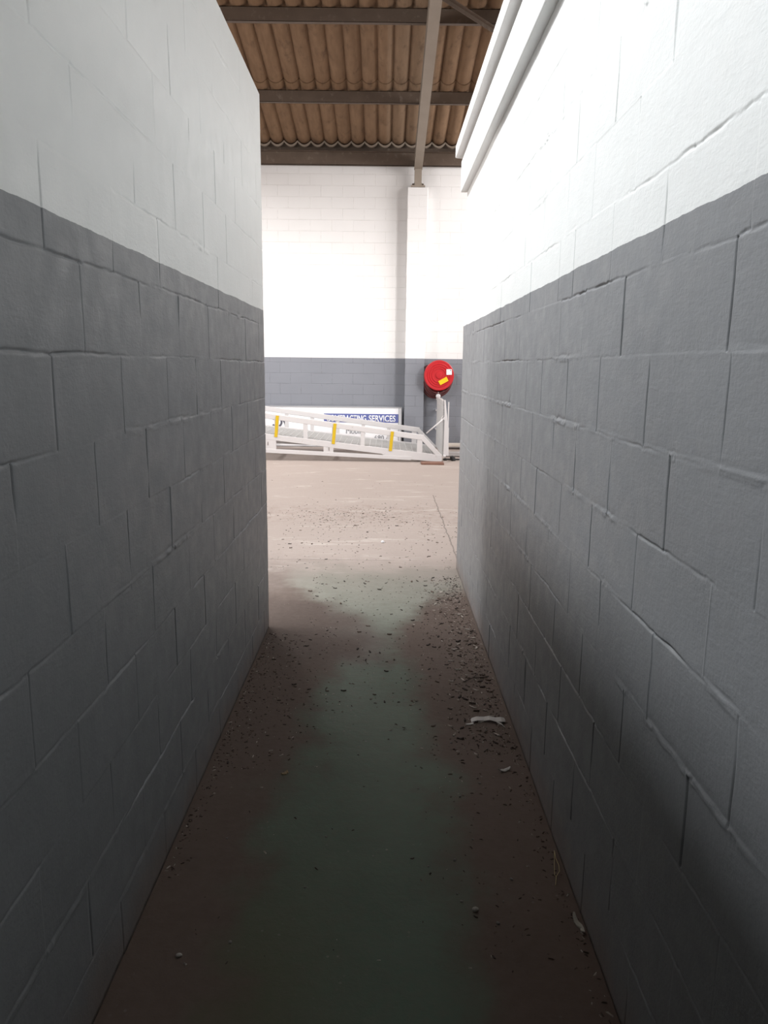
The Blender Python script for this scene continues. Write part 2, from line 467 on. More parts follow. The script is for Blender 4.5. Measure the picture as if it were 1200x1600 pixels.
# fascia of the concrete slab carried by the right wall: two steps
t = MB()
t.prism([(XR + .19, 2.70), (XR - .045, 2.70), (XR - .045, 2.905), (XR + .19, 2.905)], YB, YR + .03, 1)
t.prism([(XR + .19, 2.905), (XR - .02, 2.905), (XR - .02, 2.925), (XR - .085, 2.93), (XR - .085, 3.01), (XR + .19, 3.01)], YB, YR + .06, 1)
tag(t.build('trim_1', M_TRIM, bevel=.006), kind='structure')
# the room behind the right wall: slab top, far side
t = MB(); t.lohi((XR + .19, YB, 2.70), (4.6, YR, 3.0)); tag(t.build('trim_2', M_CONC), kind='structure')
t = MB(); t.lohi((XR + .19, YR - .19, 0), (4.6, YR, 2.70)); tag(t.build('wall_room_end', M_WALL), kind='structure')
t = MB(); t.lohi((XL - .19, YB - .19, 0), (XR + .19, YB, 2.866)); tag(t.build('wall_back', M_BACK), kind='structure')

# ------------------------------------------------------------------ hall shell
t = MB(); t.lohi((-11, -8, -.2), (10, FAR + .3, 0)); tag(t.build('floor', M_FLOOR), kind='structure')
t = MB(); t.lohi((-11, FAR, 0), (10, FAR + .25, 5.03)); tag(t.build('wall_far', M_FAR), kind='structure')
# pilaster carrying the rafter
t = MB(); t.lohi((.385, FAR - .22, 0), (.742, FAR, 4.62)); tag(t.build('trim_3', M_FAR, bevel=.006), kind='structure')
# side walls of the hall, each with a wide roller-door opening that lets the day in
def side_wall(name, x, d0, d1, dz):
    t = MB()
    t.lohi((x - .1, -8, 0), (x + .1, d0, 7.6)); t.lohi((x - .1, d1, 0), (x + .1, FAR + .25, 7.6)); t.lohi((x - .1, d0, dz), (x + .1, d1, 7.6))
    tag(t.build(name, M_FAR), kind='structure')
side_wall('wall_hall_left', -11.0, 3.0, 6.2, 4.8)
side_wall('wall_hall_right', 10.0, 6.8, 11.6, 4.8)
t = MB(); t.lohi((-11, -8.2, 0), (10, -8, 9.2)); tag(t.build('wall_hall_back', M_FAR), kind='structure')

# roof: corrugated sheets on purlins, falling to the far wall
SL = .186
def roof_z(y): return 5.40 + SL * (14.3 - y)
def corr(name, y0, y1, lift, x0=-11, x1=10, pitch=.236, amp=.075):
    n = 8; v = []; f = []
    cols = int((x1 - x0) / pitch) * n
    yy = [y0 + (y1 - y0) * k / 8 for k in range(9)]
    for y in yy:
        for c in range(cols + 1):
            u = (c % n) / n - .5
            if c % n == 0: u = -.5
            zz = -amp * math.cos(PI * u) ** .85 if abs(u) < .5 else 0
            v.append((x0 + c * pitch / n, y, roof_z(y) + lift * (y - y0) / (y1 - y0) + zz))
    m = cols + 1
    for k in range(8):
        for c in range(cols): f.append((k * m + c, k * m + c + 1, (k + 1) * m + c + 1, (k + 1) * m + c))
    return v, f
cb = MB()
PURL = [12.55, 10.66, 8.77, 6.88, 4.99, 3.10, 1.21, -.68, -2.57, -4.46, -6.35]
ROWS = [14.34] + PURL
for i in range(len(ROWS) - 1):
    cb.add(*corr('', ROWS[i + 1] - .16, ROWS[i] + (.10 if i else 0), .016))
ce = cb.build('ceiling', M_ROOF); tag(ce, kind='structure')
so = ce.modifiers.new('thick', 'SOLIDIFY'); so.thickness = .012; so.offset = 1
smooth_angle(ce, 50)

def purlin(y, label, h=.17):
    zt = roof_z(y) - .090
    o = MB()
    # cold-rolled channel: web, two flanges, lips
    o.lohi((-11, y - .004, zt - h), (10, y + .004, zt))
    o.lohi((-11, y - .004, zt - h), (10, y + .062, zt - h + .006)); o.lohi((-11, y - .004, zt - .006), (10, y + .062, zt))
    o.lohi((-11, y + .056, zt - h), (10, y + .062, zt - h + .018)); o.lohi((-11, y + .056, zt - .018), (10, y + .062, zt))
    b = o.build('purlin', M_STEEL)
    return tag(b, label, 'beam')

purlin(PURL[0], 'brown steel purlin under the roof sheets, halfway between the eave beam and the topmost purlin')
purlin(PURL[1], 'topmost brown steel purlin in view, crossing near the top edge of the photo')
eb = MB()
eb.lohi((-11, 14.30, 5.0), (10, 14.308, 5.22)); eb.lohi((-11, 14.23, 5.212), (10, 14.33, 5.22)); eb.lohi((-11, 14.30, 5.0), (10, 14.36, 5.008))
eb.lohi((-11, 14.36, 5.22), (10, 14.42, 5.52))
tag(eb.build('eave_beam', M_STEEL), 'long brown steel eave beam lying along the top of the far white wall', 'beam')

cv, cf = corr('', 14.245, 14.275, 0, -11, 10); ec = MB()
nn = len(cv); ec.add([(x, y, z - .0155 - .004) for x, y, z in cv], cf); ec.add([(x, y, z - .0155 - .034) for x, y, z in cv], cf)
mm_ = nn // 9
for row in (0, 8):
    ec.f += [(row * mm_ + c, row * mm_ + c + 1, nn + row * mm_ + c + 1, nn + row * mm_ + c) for c in range(mm_ - 1)]
tag(ec.build('eave_closure', M_CLOSE), 'pale scalloped closure strip under the roof sheets just above the eave beam', 'trim strip')
# raking I-beam on the pilaster
RX = .566
RT = lambda y: roof_z(y) - .278
rf = empty('rafter', (RX, 14.2, 4.64), 'taupe steel rafter rising from the pilaster of the far wall under the roof', 'beam')
t = MB()
a, b = 14.22, 1.0
def raked(x0, x1, dz0, dz1):
    t.prism([(a, RT(a) + dz0), (b, RT(b) + dz0), (b, RT(b) + dz1), (a, RT(a) + dz1)], RX + x0, RX + x1, 0)
raked(-.072, .072, -.225, -.212); raked(-.072, .072, -.013, 0); raked(-.005, .005, -.212, -.013)
t.build('raking_beam', M_RAFTER, rf)
t = MB()
t.lohi((RX - .062, 14.17, 4.652), (RX + .062, 14.182, RT(14.18) - .1)); t.lohi((RX - .062, 14.27, 4.652), (RX + .062, 14.282, RT(14.28) - .05))
t.lohi((RX - .005, 14.182, 4.652), (RX + .005, 14.27, RT(14.25) - .05))
t.build('stub_column', M_RAFTER, rf)
t = MB(); t.lohi((RX - .125, 14.165, 4.622), (RX + .125, 14.37, 4.652))
for sx in (-1, 1):
    t.prism([(RX + sx * .062, 4.652), (RX + sx * .115, 4.652), (RX + sx * .062, 4.70)], 14.2, 14.21, 1)
bp = t.build('base_plate', M_RAFTER, rf)
for sx in (-1, 1):
    t = MB(); t.lathe([(.014, 0), (.014, .03)], (RX + sx * .09, 14.20, 4.652), 'z', 8)
    t.build('bolt', M_STEEL, bp)
# diagonal flat brace between rafter and purlins
p, q = Vector((.65, 10.11, 5.875)), Vector((2.05, 11.31, 5.655))
t = MB(); t.bar(p, q, .055, .007, (0, 0, 1)); t.bar(p + Vector((.02, -.02, .024)), q + Vector((.02, -.02, .024)), .007, .05, (0, 0, 1))
tag(t.build('roof_brace', M_STEEL), 'thin brown angle brace running from the rafter to the topmost purlin', 'brace')

# ------------------------------------------------------------------ white loading ramp parked along the far wall
def rampobj():
    N, FR = 12.10, 13.60
    root = empty('loading_ramp', (-1.0, 12.85, 0), 'long white steel loading ramp with yellow reflector strips in front of the far wall', 'ramp')
    XT = .945; XE = -4.6
    deck = lambda x: .115 + (XT - x) * .111          # top of the stringers
    low = lambda x: .012 + (.90 - x) * .041           # underside of the base rail
    rail = lambda x: .435 + (.64 - x) * .128          # top of the guard rail
    for Y, dz in ((N, 0), (FR, 0.0)):
        side = 'near' if Y == N else 'far'
        y0, y1 = (Y - .03, Y + .03)
        st = MB()
        st.prism([(XT, .004), (XT, deck(XT)), (XE, deck(XE)), (XE, deck(XE) - .088), (-1.71, deck(-1.71) - .088), (-.02, low(-.02) + .075), (.1, low(.1) + .02), (.62, low(.62) + .004)], y0, y1, 1)
        st.build('stringer', M_RAMP, root, bevel=.004)
        ch = MB()
        ch.prism([(.45, low(.45)), (.45, low(.45) + .06), (XE, low(XE) + .068), (XE, low(XE))], y0 - .004, y1 - .004, 1)
        ch.build('base_rail', M_RAMP, root, bevel=.004)
        for xa, xb in ((-.955, -.80), (-1.99, -1.715), (-2.74, -2.62), (-3.62, -3.5)):
            m = MB(); m.prism([(xa, low(xa) + .05), (xb, low(xb) + .05), (xb, deck(xb) - .06), (xa, deck(xa) - .06)], y0 + .002, y1 - .006, 1)
            w = m.build('upright', M_RAMP, root)
            m = MB(); m.box(((xa + xb) / 2 + .01, y0 - .001, (low(xa) + deck(xa)) / 2 - .01), (.006, .006, .055)); m.build('weld_slot', M_STEEL, w)
        gr = MB()
        gr.prism([(.655, rail(.655)), (XE, rail(XE)), (XE, rail(XE) - .085), (.60, rail(.60) - .085)], y0, y1, 1)
        gr.build('guard_rail', M_RAMP, root, bevel=.006)
        eb_ = MB()
        eb_.prism([(.655, rail(.655)), (.945, .115), (.945, .06), (.87, .06), (.565, rail(.565) - .07)], y0 + .003, y1 - .003, 1)
        # opening left under the sloping end is the gap between post and brace
        eb_ = MB(); eb_.bar((.615, Y, rail(.63) - .035), (.925, Y, .085), .054, .072)
        eb_.build('end_brace', M_RAMP, root, bevel=.005)
        k = 0
        for i in range(12):
            x = .585 - .4575 * i + (0 if Y == N else -.03)
            wdt = .085 if i == 0 else .062
            m = MB(); m.prism([(x - wdt / 2, deck(x) - .04), (x + wdt / 2, deck(x) - .04), (x + wdt / 2, rail(x) - .04), (x - wdt / 2, rail(x) - .04)], y0 + .006, y1 - .006, 1)
            po = m.build('post', M_RAMP, root)
            if Y == N and i % 2 == 1:
                lo_, hi_ = deck(x) - .03, rail(x) - .015
                m = MB(); m.bar((x - .012, y0 - .005, lo_), (x + .018, y0 - .005, hi_), .006, .05)
                rs = m.build('reflector_strip', M_YEL, po); rs['label'] = 'yellow reflector strip'
    # open grating deck: bearing bars along, cross rods over
    g = MB()
    for k in range(37):
        y = N + .04 + (FR - N - .08) * k / 36
        g.prism([(XT - .02, deck(XT - .02) - .02), (XE, deck(XE) - .02), (XE, deck(XE) - .058), (XT - .02, deck(XT - .02) - .058)], y - .0025, y + .0025, 1)
    nx = 55
    for k in range(nx):
        x = XE + (XT - .05 - XE) * k / (nx - 1)
        g.box((x, (N + FR) / 2, deck(x) - .024), (.008, FR - N - .06, .012))
    g.build('deck_grating', M_GRATE, root)
    for x in (.6, -.88, -1.78, -2.68, -3.56, -4.5):
        c = MB(); c.lohi((x - .03, N + .03, deck(x) - .085), (x + .03, FR - .03, deck(x) - .06))
        c.build('cross_member', M_RAMP, root)
    # end stand out at the high end
    for Y in (N, FR):
        m = MB(); m.lohi((XE, Y - .035, .0), (XE + .09, Y + .035, deck(XE) - .03)); m.lohi((XE - .06, Y - .08, 0), (XE + .15, Y + .08, .015))
        m.build('stand_leg', M_RAMP, root)
    # entry flap folded upright on its hinge
    fx = .985
    fl = empty('entry_flap', (fx, N, .1)); fl.parent = root; fl.matrix_parent_inverse = Matrix.Translation(-root.location)
    bpy.context.view_layer.update()
    def sub(mb, name, mat, **kw):
        o = mb.build(name, mat, None, **kw); o.parent = fl; o.matrix_parent_inverse = Matrix.Translation(-Vector((fx, N, .1))); return o
    for Y in (N + .03, FR - .03):
        m = MB()
        m.prism([(fx - .015, .10), (fx + .075, .10), (fx + .058, .42), (fx + .035, .72), (fx + .02, .82), (fx + .0, .99), (fx - .02, .99), (fx - .008, .70)], Y - .008, Y + .008, 1)
        sub(m, 'gusset', M_RAMP)
        m = MB(); m.bar((fx + .05, Y, .55), (fx + .052, Y, .96), .018, .016); m.bar((fx + .05, Y, .13), (fx + .05, Y, .55), .018, .03)
        sub(m, 'stiffener', M_RAMP)
    g = MB()
    for k in range(34):
        z = .12 + .86 * k / 33
        g.box((fx - .03, (N + FR) / 2, z), (.026, FR - N - .08, .006), Euler((0, -.5, 0)).to_matrix())
    for k in range(5):
        y = N + .06 + (FR - N - .12) * k / 4
        g.lohi((fx - .022, y - .004, .11), (fx - .014, y + .004, .99))
    sub(g, 'flap_grating', M_GRATE)
    m = MB(); m.tube([(fx + .0, N - .035, .10), (fx + .0, FR + .035, .10)], .022, 12)
    sub(m, 'hinge_pin', M_RAMP, smooth=True)
    m = MB(); m.lohi((fx - .03, N + .04, .735), (fx + .012, N + .075, .75)); m.tube([(fx - .035, N + .03, .74), (fx - .06, N + .03, .70), (fx - .055, N + .03, .655), (fx - .035, N + .03, .66)], .008, 8); m.lathe([(.03, 0), (.03, .012)], (fx + .0, N + .015, .70), 'y', 12)
    sub(m, 'latch_hook', M_RAMP)
    m = MB(); m.tube([(.69, N + .01, .46), (fx - .02, N + .03, .70)], .011, 10)
    m.build('stay_rod', M_RAMP, root, smooth=True)
    # steel lip resting on the floor beyond the hinge
    return root
ramp = rampobj()
t = MB(); t.lohi((.60, 11.74, 0), (.955, 11.98, .028))
tag(t.build('wooden_board', M_WOOD, bevel=.004), 'reddish brown flat board on the floor at the low tip of the white ramp', 'board')
# odds and ends between ramp tip and wall, at the right
t = MB(); t.bar((1.06, 12.92, .045), (2.3, 12.80, .045), .09, .07); t.bar((1.06, 12.92, .012), (2.3, 12.8, .012), .05, .02)
tag(t.build('white_beam', M_RAMP, bevel=.006), 'white steel beam lying on the floor just right of the upright ramp flap', 'beam')
t = MB(); t.lohi((1.16, 14.02, .05), (3.2, 14.28, .10))
for x in (1.5, 2.1, 3.1): t.lohi((x - .03, 14.06, 0), (x + .03, 14.26, .05))
tag(t.build('pale_plank', M_PALE, bevel=.004), 'pale plank raised off the floor along the foot of the far grey wall', 'plank')
def lump(name, c, sz, seed, mat, label, cat, group=None):
    bm = bmesh.new(); bmesh.ops.create_icosphere(bm, subdivisions=2, radius=1)
    rr = random.Random(seed)
    offs = [Vector((rr.uniform(-1, 1), rr.uniform(-1, 1), rr.uniform(-1, 1))).normalized() for _ in range(7)]
    am = [rr.uniform(-.3, .3) for _ in offs]
    for v in bm.verts:
        n = v.co.normalized()
        v.co = n * (1 + sum(a * max(0, n.dot(o)) ** 2 for a, o in zip(am, offs)))
        v.co = Vector((v.co.x * sz[0], v.co.y * sz[1], max(v.co.z, -.6) * sz[2]))
    lo = min(v.co.z for v in bm.verts)
    for v in bm.verts: v.co.z -= lo
    me = bpy.data.meshes.new(name); bm.to_mesh(me); bm.free(); me.materials.append(mat)
    o = bpy.data.objects.new(name, me); COL.objects.link(o); o.location = c
    return tag(o, label, cat, group)
lump('rubber_chunk', (1.145, 12.30, 0), (.055, .04, .05), 3, M_BLACK, 'bigger black rubber chunk on the floor right of the ramp tip', 'rubbish')
lump('rubber_chunk', (1.02, 12.33, 0), (.03, .03, .025), 4, M_BLACK, 'smaller black rubber chunk touching the tip of the white ramp', 'rubbish')
t = MB(); t.bar((.99, 12.42, .011), (2.2, 12.36, .011), .05, .02)
tag(t.build('dark_strip', M_BLACK), 'thin dark rubber strip on the floor to the right of the ramp tip', 'strip')

# ------------------------------------------------------------------ fire hose reel
def hose_reel():
    c = on_y(686, 586.5, 14.02); cx, cz = c.x, c.z
    root = empty('hose_reel', (cx, 14.38, 0), 'round red fire hose reel on the far grey wall beside the pilaster', 'hose reel')
    R = .272
    prof = [(R - .012, .0), (R, -.008), (R, -.022), (R - .012, -.028), (R - .03, -.022)]
    for r in (.205, .165, .125):
        prof += [(r + .012, -.022), (r + .006, -.030), (r - .006, -.030), (r - .012, -.022)]
    prof += [(.062, -.022), (.056, -.036), (.02, -.038)]
    m = MB(); m.lathe(prof, (cx, 14.03, cz), 'y', 64)
    d = m.build('front_disc', M_RED, root, smooth=True); smooth_angle(d, 50); d['label'] = 'bright red pressed front disc'
    def sticker(px, py, w, h, ang, mat, nm, lab):
        q = on_y(px, py, 13.996)
        mm = MB(); mm.box(q, (w, .006, h), Euler((0, ang, 0)).to_matrix()); o = mm.build(nm, mat, d); o['label'] = lab
        return q, o
    q, w = sticker(701.8, 581.3, .098, .10, -.03, M_STK_W, 'white_sticker', 'small white square sticker')
    mm = MB(); mm.box((q.x + .025, 13.992, q.z + .03), (.022, .003, .016))
    mm.build('print_mark', M_SIGNG, root)
    sticker(692.8, 595.3, .17, .082, -.50, M_STK_Y, 'yellow_sticker', 'yellow oblong sticker set aslant')
    m = MB(); m.lathe([(R - .01, 0), (R, .006), (R, .02), (R - .02, .026), (.1, .026)], (cx - .02, 14.30, cz - .05), 'y', 64)
    bd = m.build('back_disc', M_RIM, root); smooth_angle(bd, 40)
    m = MB(); m.lathe([(.10, 14.02), (.10, 14.33)], (cx, 0, cz), 'y', 24); m.lathe([(.03, 14.3), (.03, 14.395)], (cx, 0, cz), 'y', 12)
    m.build('drum', M_RIM, root)
    m = MB(); m.lohi((cx - .09, 14.385, cz - .16), (cx + .09, 14.398, cz + .16)); m.lohi((cx - .03, 14.34, cz - .03), (cx + .03, 14.39, cz + .03)); m.build('wall_bracket', M_RIM, root)
    # hose wound on the drum, the outer coils slack and sagging below the discs
    m = MB()
    def coil(y, rx, rtop, rbot, dx=0):
        pts = []
        for k in range(48):
            a = 2 * PI * k / 48; s = math.sin(a)
            pts.append((cx + dx + rx * math.cos(a), y + .008 * math.sin(3 * a), cz + (rtop * s if s > 0 else rbot * s)))
        m.tube(pts, .0145, 8, closed=True)
    for i in range(8):
        y = 14.07 + .03 * i
        coil(y, .235, .235, .24); coil(y, .205, .205, .21)
    coil(14.075, .25, .24, .325, .0); coil(14.11, .255, .235, .36, .005); coil(14.15, .262, .22, .385, .0)
    coil(14.20, .268, .21, .40, -.02); coil(14.25, .275, .2, .415, -.05); coil(14.285, .275, .2, .42, -.06)
    h = m.build('hose', M_HOSE, root, smooth=True); h['label'] = 'dull red hose with slack coils sagging under the disc'
    # stop valve and riser
    v = on_y(684.6, 619, 14.1)
    m = MB(); m.lathe([(.02, -.05), (.042, -.045), (.046, -.02), (.042, .012), (.02, .02)], (v.x, 14.1, v.z), 'y', 20); m.tube([(v.x, 14.08, v.z), (v.x, 14.08, v.z + .075)], [.013, .009], 10)
    m.build('stop_valve', M_PIPE, root, smooth=True)
    b = on_y(682.5, 697, 14.13)
    m = MB(); m.tube([(v.x, 14.12, v.z - .02), (v.x + .006, 14.12, v.z - .22), (v.x + .004, 14.13, v.z - .5), (b.x, 14.14, .012)], .021, 12); m.lathe([(.034, 0), (.034, .03)], (v.x, 14.12, v.z - .07), 'z', 12)
    m.build('riser_pipe', M_PIPE, root, smooth=True)
    for z in (.35, .7):
        m = MB(); m.lohi((v.x - .03, 14.13, z), (v.x + .03, 14.395, z + .02))
        m.build('pipe_clip', M_PIPE, root)
    return root
hose_reel()

# ------------------------------------------------------------------ sign board leaning on the far wall behind the ramp
def sign():
    bl, tr = on_y(404, 691, 14.30), on_y(626.5, 637.5, 14.30)
    x0, x1 = -2.62, tr.x; z0, z1 = .02, tr.z
    Y = 14.26
    root = empty('sign_board', ((x0 + x1) / 2, Y, z0), 'white sign board with a blue SERVICES band leaning on the far wall behind the ramp', 'sign', rot=(-.055, 0, 0))
    c = Vector(root.location)
    def put(mb, name, mat, parent=root, lab=None):
        o = mb.build(name, mat); o.parent = root; o.matrix_parent_inverse = Matrix.Identity(4)
        for v in o.data.vertices: v.co -= c
        if lab: o['label'] = lab
        return o
    m = MB(); m.lohi((x0, Y, z0), (x1, Y + .025, z1)); put(m, 'panel', M_SIGNW)
    m = MB()
    m.lohi((x0 - .02, Y - .012, z1), (x1 + .02, Y + .03, z1 + .018)); m.lohi((x1, Y - .012, z0), (x1 + .02, Y + .03, z1)); m.lohi((x0 - .02, Y - .012, z0), (x0, Y + .03, z1)); m.lohi((x0 - .02, Y - .012, z0 - .018), (x1 + .02, Y + .03, z0))
    m.lohi((x1 - .045, Y - .004, z0), (x1 - .033, Y, z1))
    put(m, 'frame', M_ALU)
    bA, bB = on_y(506, 659.6, Y), on_y(622.5, 647.3, Y)
    m = MB(); m.lohi((bA.x, Y - .004, bA.z), (bB.x, Y, bB.z)); bd = put(m, 'blue_band', M_SIGNB, lab='blue band with white lettering')
    def text(s, pxl, pxr, pyb, pyt, mat, name, dy=.009, bold=.0):
        cu = bpy.data.curves.new(name, 'FONT'); cu.body = s; cu.size = 1; cu.extrude = .0; cu.offset = bold
        ob = bpy.data.objects.new(name, cu); COL.objects.link(ob)
        bpy.context.view_layer.update()
        me = bpy.data.meshes.new_from_object(ob.evaluated_get(bpy.context.evaluated_depsgraph_get()))
        bpy.data.objects.remove(ob)
        me.name = name
        xs = [v.co.x for v in me.vertices]; ys = [v.co.y for v in me.vertices]
        a, b = on_y(pxl, pyb, Y), on_y(pxr, pyt, Y)
        if 'g' in s or 'y' in s: pass
        for v in me.vertices:
            u = (v.co.x - min(xs)) / (max(xs) - min(xs)); w = (v.co.y - min(ys)) / (max(ys) - min(ys))
            v.co = Vector((a.x + (b.x - a.x) * u, Y - dy, a.z + (b.z - a.z) * w)) - c
        bm = bmesh.new(); bm.from_mesh(me)
        r = bmesh.ops.extrude_face_region(bm, geom=bm.faces[:])
        for e in r['geom']:
            if isinstance(e, bmesh.types.BMVert): e.co.y += .004
        bmesh.ops.recalc_face_normals(bm, faces=bm.faces)
        bm.to_mesh(me); bm.free()
        me.materials.clear(); me.materials.append(mat)
        o = bpy.data.objects.new(name, me); COL.objects.link(o); o.parent = root; o.matrix_parent_inverse = Matrix.Identity(4)
        return o
    text('CONTRACTING', 510, 572, 658.6, 649.0, M_SIGNW, 'lettering', .006, .02)
    text('SERVICES', 576, 618, 658.9, 649.4, M_SIGNW, 'lettering', .006, .02)
    text('Mobile:', 541, 571, 677.5, 669, M_SIGNG, 'lettering', .006)
    text('680 45', 585, 613, 688, 680.5, M_SIGNG, 'lettering', .006)
    # ring and sweep of the black emblem
    lc = on_y(432.5, 659.5, Y)
    m = MB()
    def arc(cx, cz, r0, r1, a0, a1, n=20):
        for k in range(n):
            t0, t1 = a0 + (a1 - a0) * k / n, a0 + (a1 - a0) * (k + 1) / n
            P = [(cx + r * math.cos(t), cz + r * math.sin(t)) for r, t in ((r0, t0), (r1, t0), (r1, t1), (r0, t1))]
            m.prism(P, Y - .005, Y, 1)
    arc(lc.x, lc.z, .07, .105, -2.6, 2.6); arc(lc.x - .02, lc.z - .09, .17, .20, -.25, .95)
    e = put(m, 'emblem', M_SIGNT)
    e['label'] = 'black ring emblem'
    return root
sign()

# ------------------------------------------------------------------ litter on the floor
def chip_mesh(seed, L, W, T, mat, curl):
    rr = random.Random(seed); bm = bmesh.new()
    n = 7; top = []; bot = []
    for i in range(n):
        u = i / (n - 1) * 2 - 1
        w = W * (1 - abs(u) ** 2.5 * rr.uniform(.4, .95)) * rr.uniform(.7, 1.1)
        z = curl * L * (u * u) * .5 + rr.uniform(0, .15) * T
        y = rr.uniform(-.2, .2) * W
        top.append((bm.verts.new((u * L / 2, y - w / 2, z + T * rr.uniform(.6, 1))), bm.verts.new((u * L / 2, y, z + T * rr.uniform(1, 1.5))), bm.verts.new((u * L / 2, y + w / 2, z + T * rr.uniform(.6, 1)))))
        bot.append((bm.verts.new((u * L / 2, y - w / 2, z)), bm.verts.new((u * L / 2, y + w / 2, z))))
    for i in range(n - 1):
        a, b = top[i], top[i + 1]; c, d = bot[i], bot[i + 1]
        for f in ((a[0], a[1], b[1], b[0]), (a[1], a[2], b[2], b[1]), (a[2], c[1], d[1], b[2]), (c[1], c[0], d[0], d[1]), (c[0], a[0], b[0], d[0])): bm.faces.new(f)
    for t_, b_ in ((top[0], bot[0]), (top[-1], bot[-1])): bm.faces.new((t_[0], t_[1], t_[2], b_[1], b_[0]))
    bmesh.ops.recalc_face_normals(bm, faces=bm.faces)
    lo = min(v.co.z for v in bm.verts)
    for v in bm.verts: v.co.z -= lo
    me = bpy.data.meshes.new('bark_chip'); bm.to_mesh(me); bm.free(); me.materials.append(mat)
    return me
DARK = [chip_mesh(i, .021, .0075, .0032, M_CHIP[0], .03 + .05 * (i % 3)) for i in range(4)] + [chip_mesh(9 + i, .02, .009, .004, M_CHIP[1], .07) for i in range(3)]
PALE = [chip_mesh(30 + i, .024, .008, .003, M_CHIP[2], .05) for i in range(4)]
def peb(seed):
    o = lump('pebble', (0, 0, 0), (.009, .008, .006), seed, M_CHIP[3], None, None); me = o.data; bpy.data.objects.remove(o); return me
PEB = [peb(70 + i) for i in range(4)]
rs = random.Random(5)
placed = []
def scatter(name, meshes, n, fn, label, cat, group, s0, s1):
    k = 0; tries = 0
    while k < n and tries < n * 60:
        tries += 1
        x, y = fn()
        if x < XL + .03 and y < YL + .1 or x > XR - .03 and y < YR + .1: continue
        s = rs.uniform(s0, s1)
        if any((x - a) ** 2 + (y - b) ** 2 < (.011 * (s + c)) ** 2 for a, b, c in placed): continue
        placed.append((x, y, s))
        o = bpy.data.objects.new(name, rs.choice(meshes)); COL.objects.link(o)
        o.location = (x, y, 0); o.rotation_euler = (0, 0, rs.gauss(0, 1.0) if name != 'pebble' else rs.uniform(0, 6)); o.scale = (s, s, s)
        tag(o, label, cat, group); k += 1
right_edge = lambda: (XR - .035 - abs(rs.gauss(0, .13)), rs.uniform(2.75, 5.3))
middle = lambda: (rs.uniform(-.5, .5), rs.uniform(3.1, 5.35))
leftside = lambda: (XL + .03 + abs(rs.gauss(0, .16)), rs.uniform(2.6, 4.1))
near = lambda: (rs.choice([rs.uniform(.1, .52), rs.uniform(.2, .53), rs.uniform(-.5, .5)]), rs.uniform(1.65, 3.0))
hall = lambda: (rs.gauss(-.3, .42), min(10, max(5.6, rs.gauss(7.6, .33))))
beyond = lambda: (rs.uniform(-.9, .8), rs.uniform(5.48, 7.4))
scatter('bark_chip', DARK, 80, right_edge, 'dark brown bark chip in the thick litter along the foot of the right wall', 'wood chip', 'dark chips along the right wall', .7, 1.6)
scatter('wood_splinter', PALE, 46, right_edge, 'pale wood splinter in the thick litter along the foot of the right wall', 'wood chip', 'pale splinters along the right wall', .7, 1.6)
scatter('bark_chip', DARK, 62, middle, 'dark bark chip scattered in mid passage between the two wall ends', 'wood chip', 'dark chips in mid passage', .6, 1.4)
scatter('bark_chip', DARK, 26, leftside, 'dark bark chip on the brown soil at the foot of the left wall', 'wood chip', 'dark chips along the left wall', .5, 1.1)
scatter('bark_chip', DARK, 26, near, 'dark crumb of bark on the dim near floor of the passage', 'wood chip', 'dark crumbs on the near floor', .3, .65)
scatter('pebble', PEB, 24, near, 'small grey pebble on the dim near floor of the passage', 'pebble', 'pebbles on the near floor', .25, .7)
scatter('wood_splinter', PALE, 16, beyond, 'pale splinter on the sunlit floor just beyond the passage', 'wood chip', 'pale splinters beyond the passage', .7, 1.7)
scatter('bark_chip', DARK, 22, beyond, 'dark chip on the sunlit floor just beyond the passage', 'wood chip', 'dark chips beyond the passage', .7, 1.5)

# uncountable soil crumbs and dust between them
def grit(name, n, fn, s0, s1, mats):
    v = []; f = []; mi = []
    for _ in range(n):
        x, y = fn()
        if x < XL + .012 and y < YL + .03 or x > XR - .012 and y < YR + .03: continue
        s = rs.uniform(s0, s1) * rs.choice([1, 1, .6]); a = rs.uniform(0, 6.3); e = rs.uniform(1, 2.4)
        ca, sa = math.cos(a), math.sin(a); b = len(v)
        for dx, dy, dz in ((-e, -.6, 0), (e, -.5, 0), (.8 * e, .6, 0), (-.7 * e, .5, 0), (-.4 * e, 0, .8), (.5 * e, .1, .7)):
            dx += rs.uniform(-.2, .2); dy += rs.uniform(-.2, .2)
            v.append((x + s * (dx * ca - dy * sa), y + s * (dx * sa + dy * ca), .0003 + dz * s))
        f += [(b, b + 1, b + 5, b + 4), (b + 1, b + 2, b + 5), (b + 2, b + 3, b + 4, b + 5), (b + 3, b, b + 4)]
        mi += [rs.randrange(len(mats))] * 4
    me = bpy.data.meshes.new(name); me.from_pydata(v, [], f)
    for m in mats: me.materials.append(m)
    me.polygons.foreach_set('material_index', mi)
    o = bpy.data.objects.new(name, me); COL.objects.link(o); return o
def mixfn(*fw):
    fs = [a for a, w in fw]; ws = [w for a, w in fw]
    return lambda: rs.choices(fs, ws)[0]()
tag(grit('soil_crumbs', 3400, mixfn((right_edge, 4), (middle, 2), (leftside, 1.2), (near, .5), (lambda: (XR - .01 - abs(rs.gauss(0, .03)), rs.uniform(1.4, 5.35)), 1.5), (lambda: (XL + .01 + abs(rs.gauss(0, .03)), rs.uniform(2, 4.1)), .8)), .0015, .0045, [M_GRIT, M_GRIT, M_CHIP[0], M_CHIP[1], M_CHIP[2]]),
    'fine dark soil crumbs strewn over the passage floor', 'soil', kind='stuff')
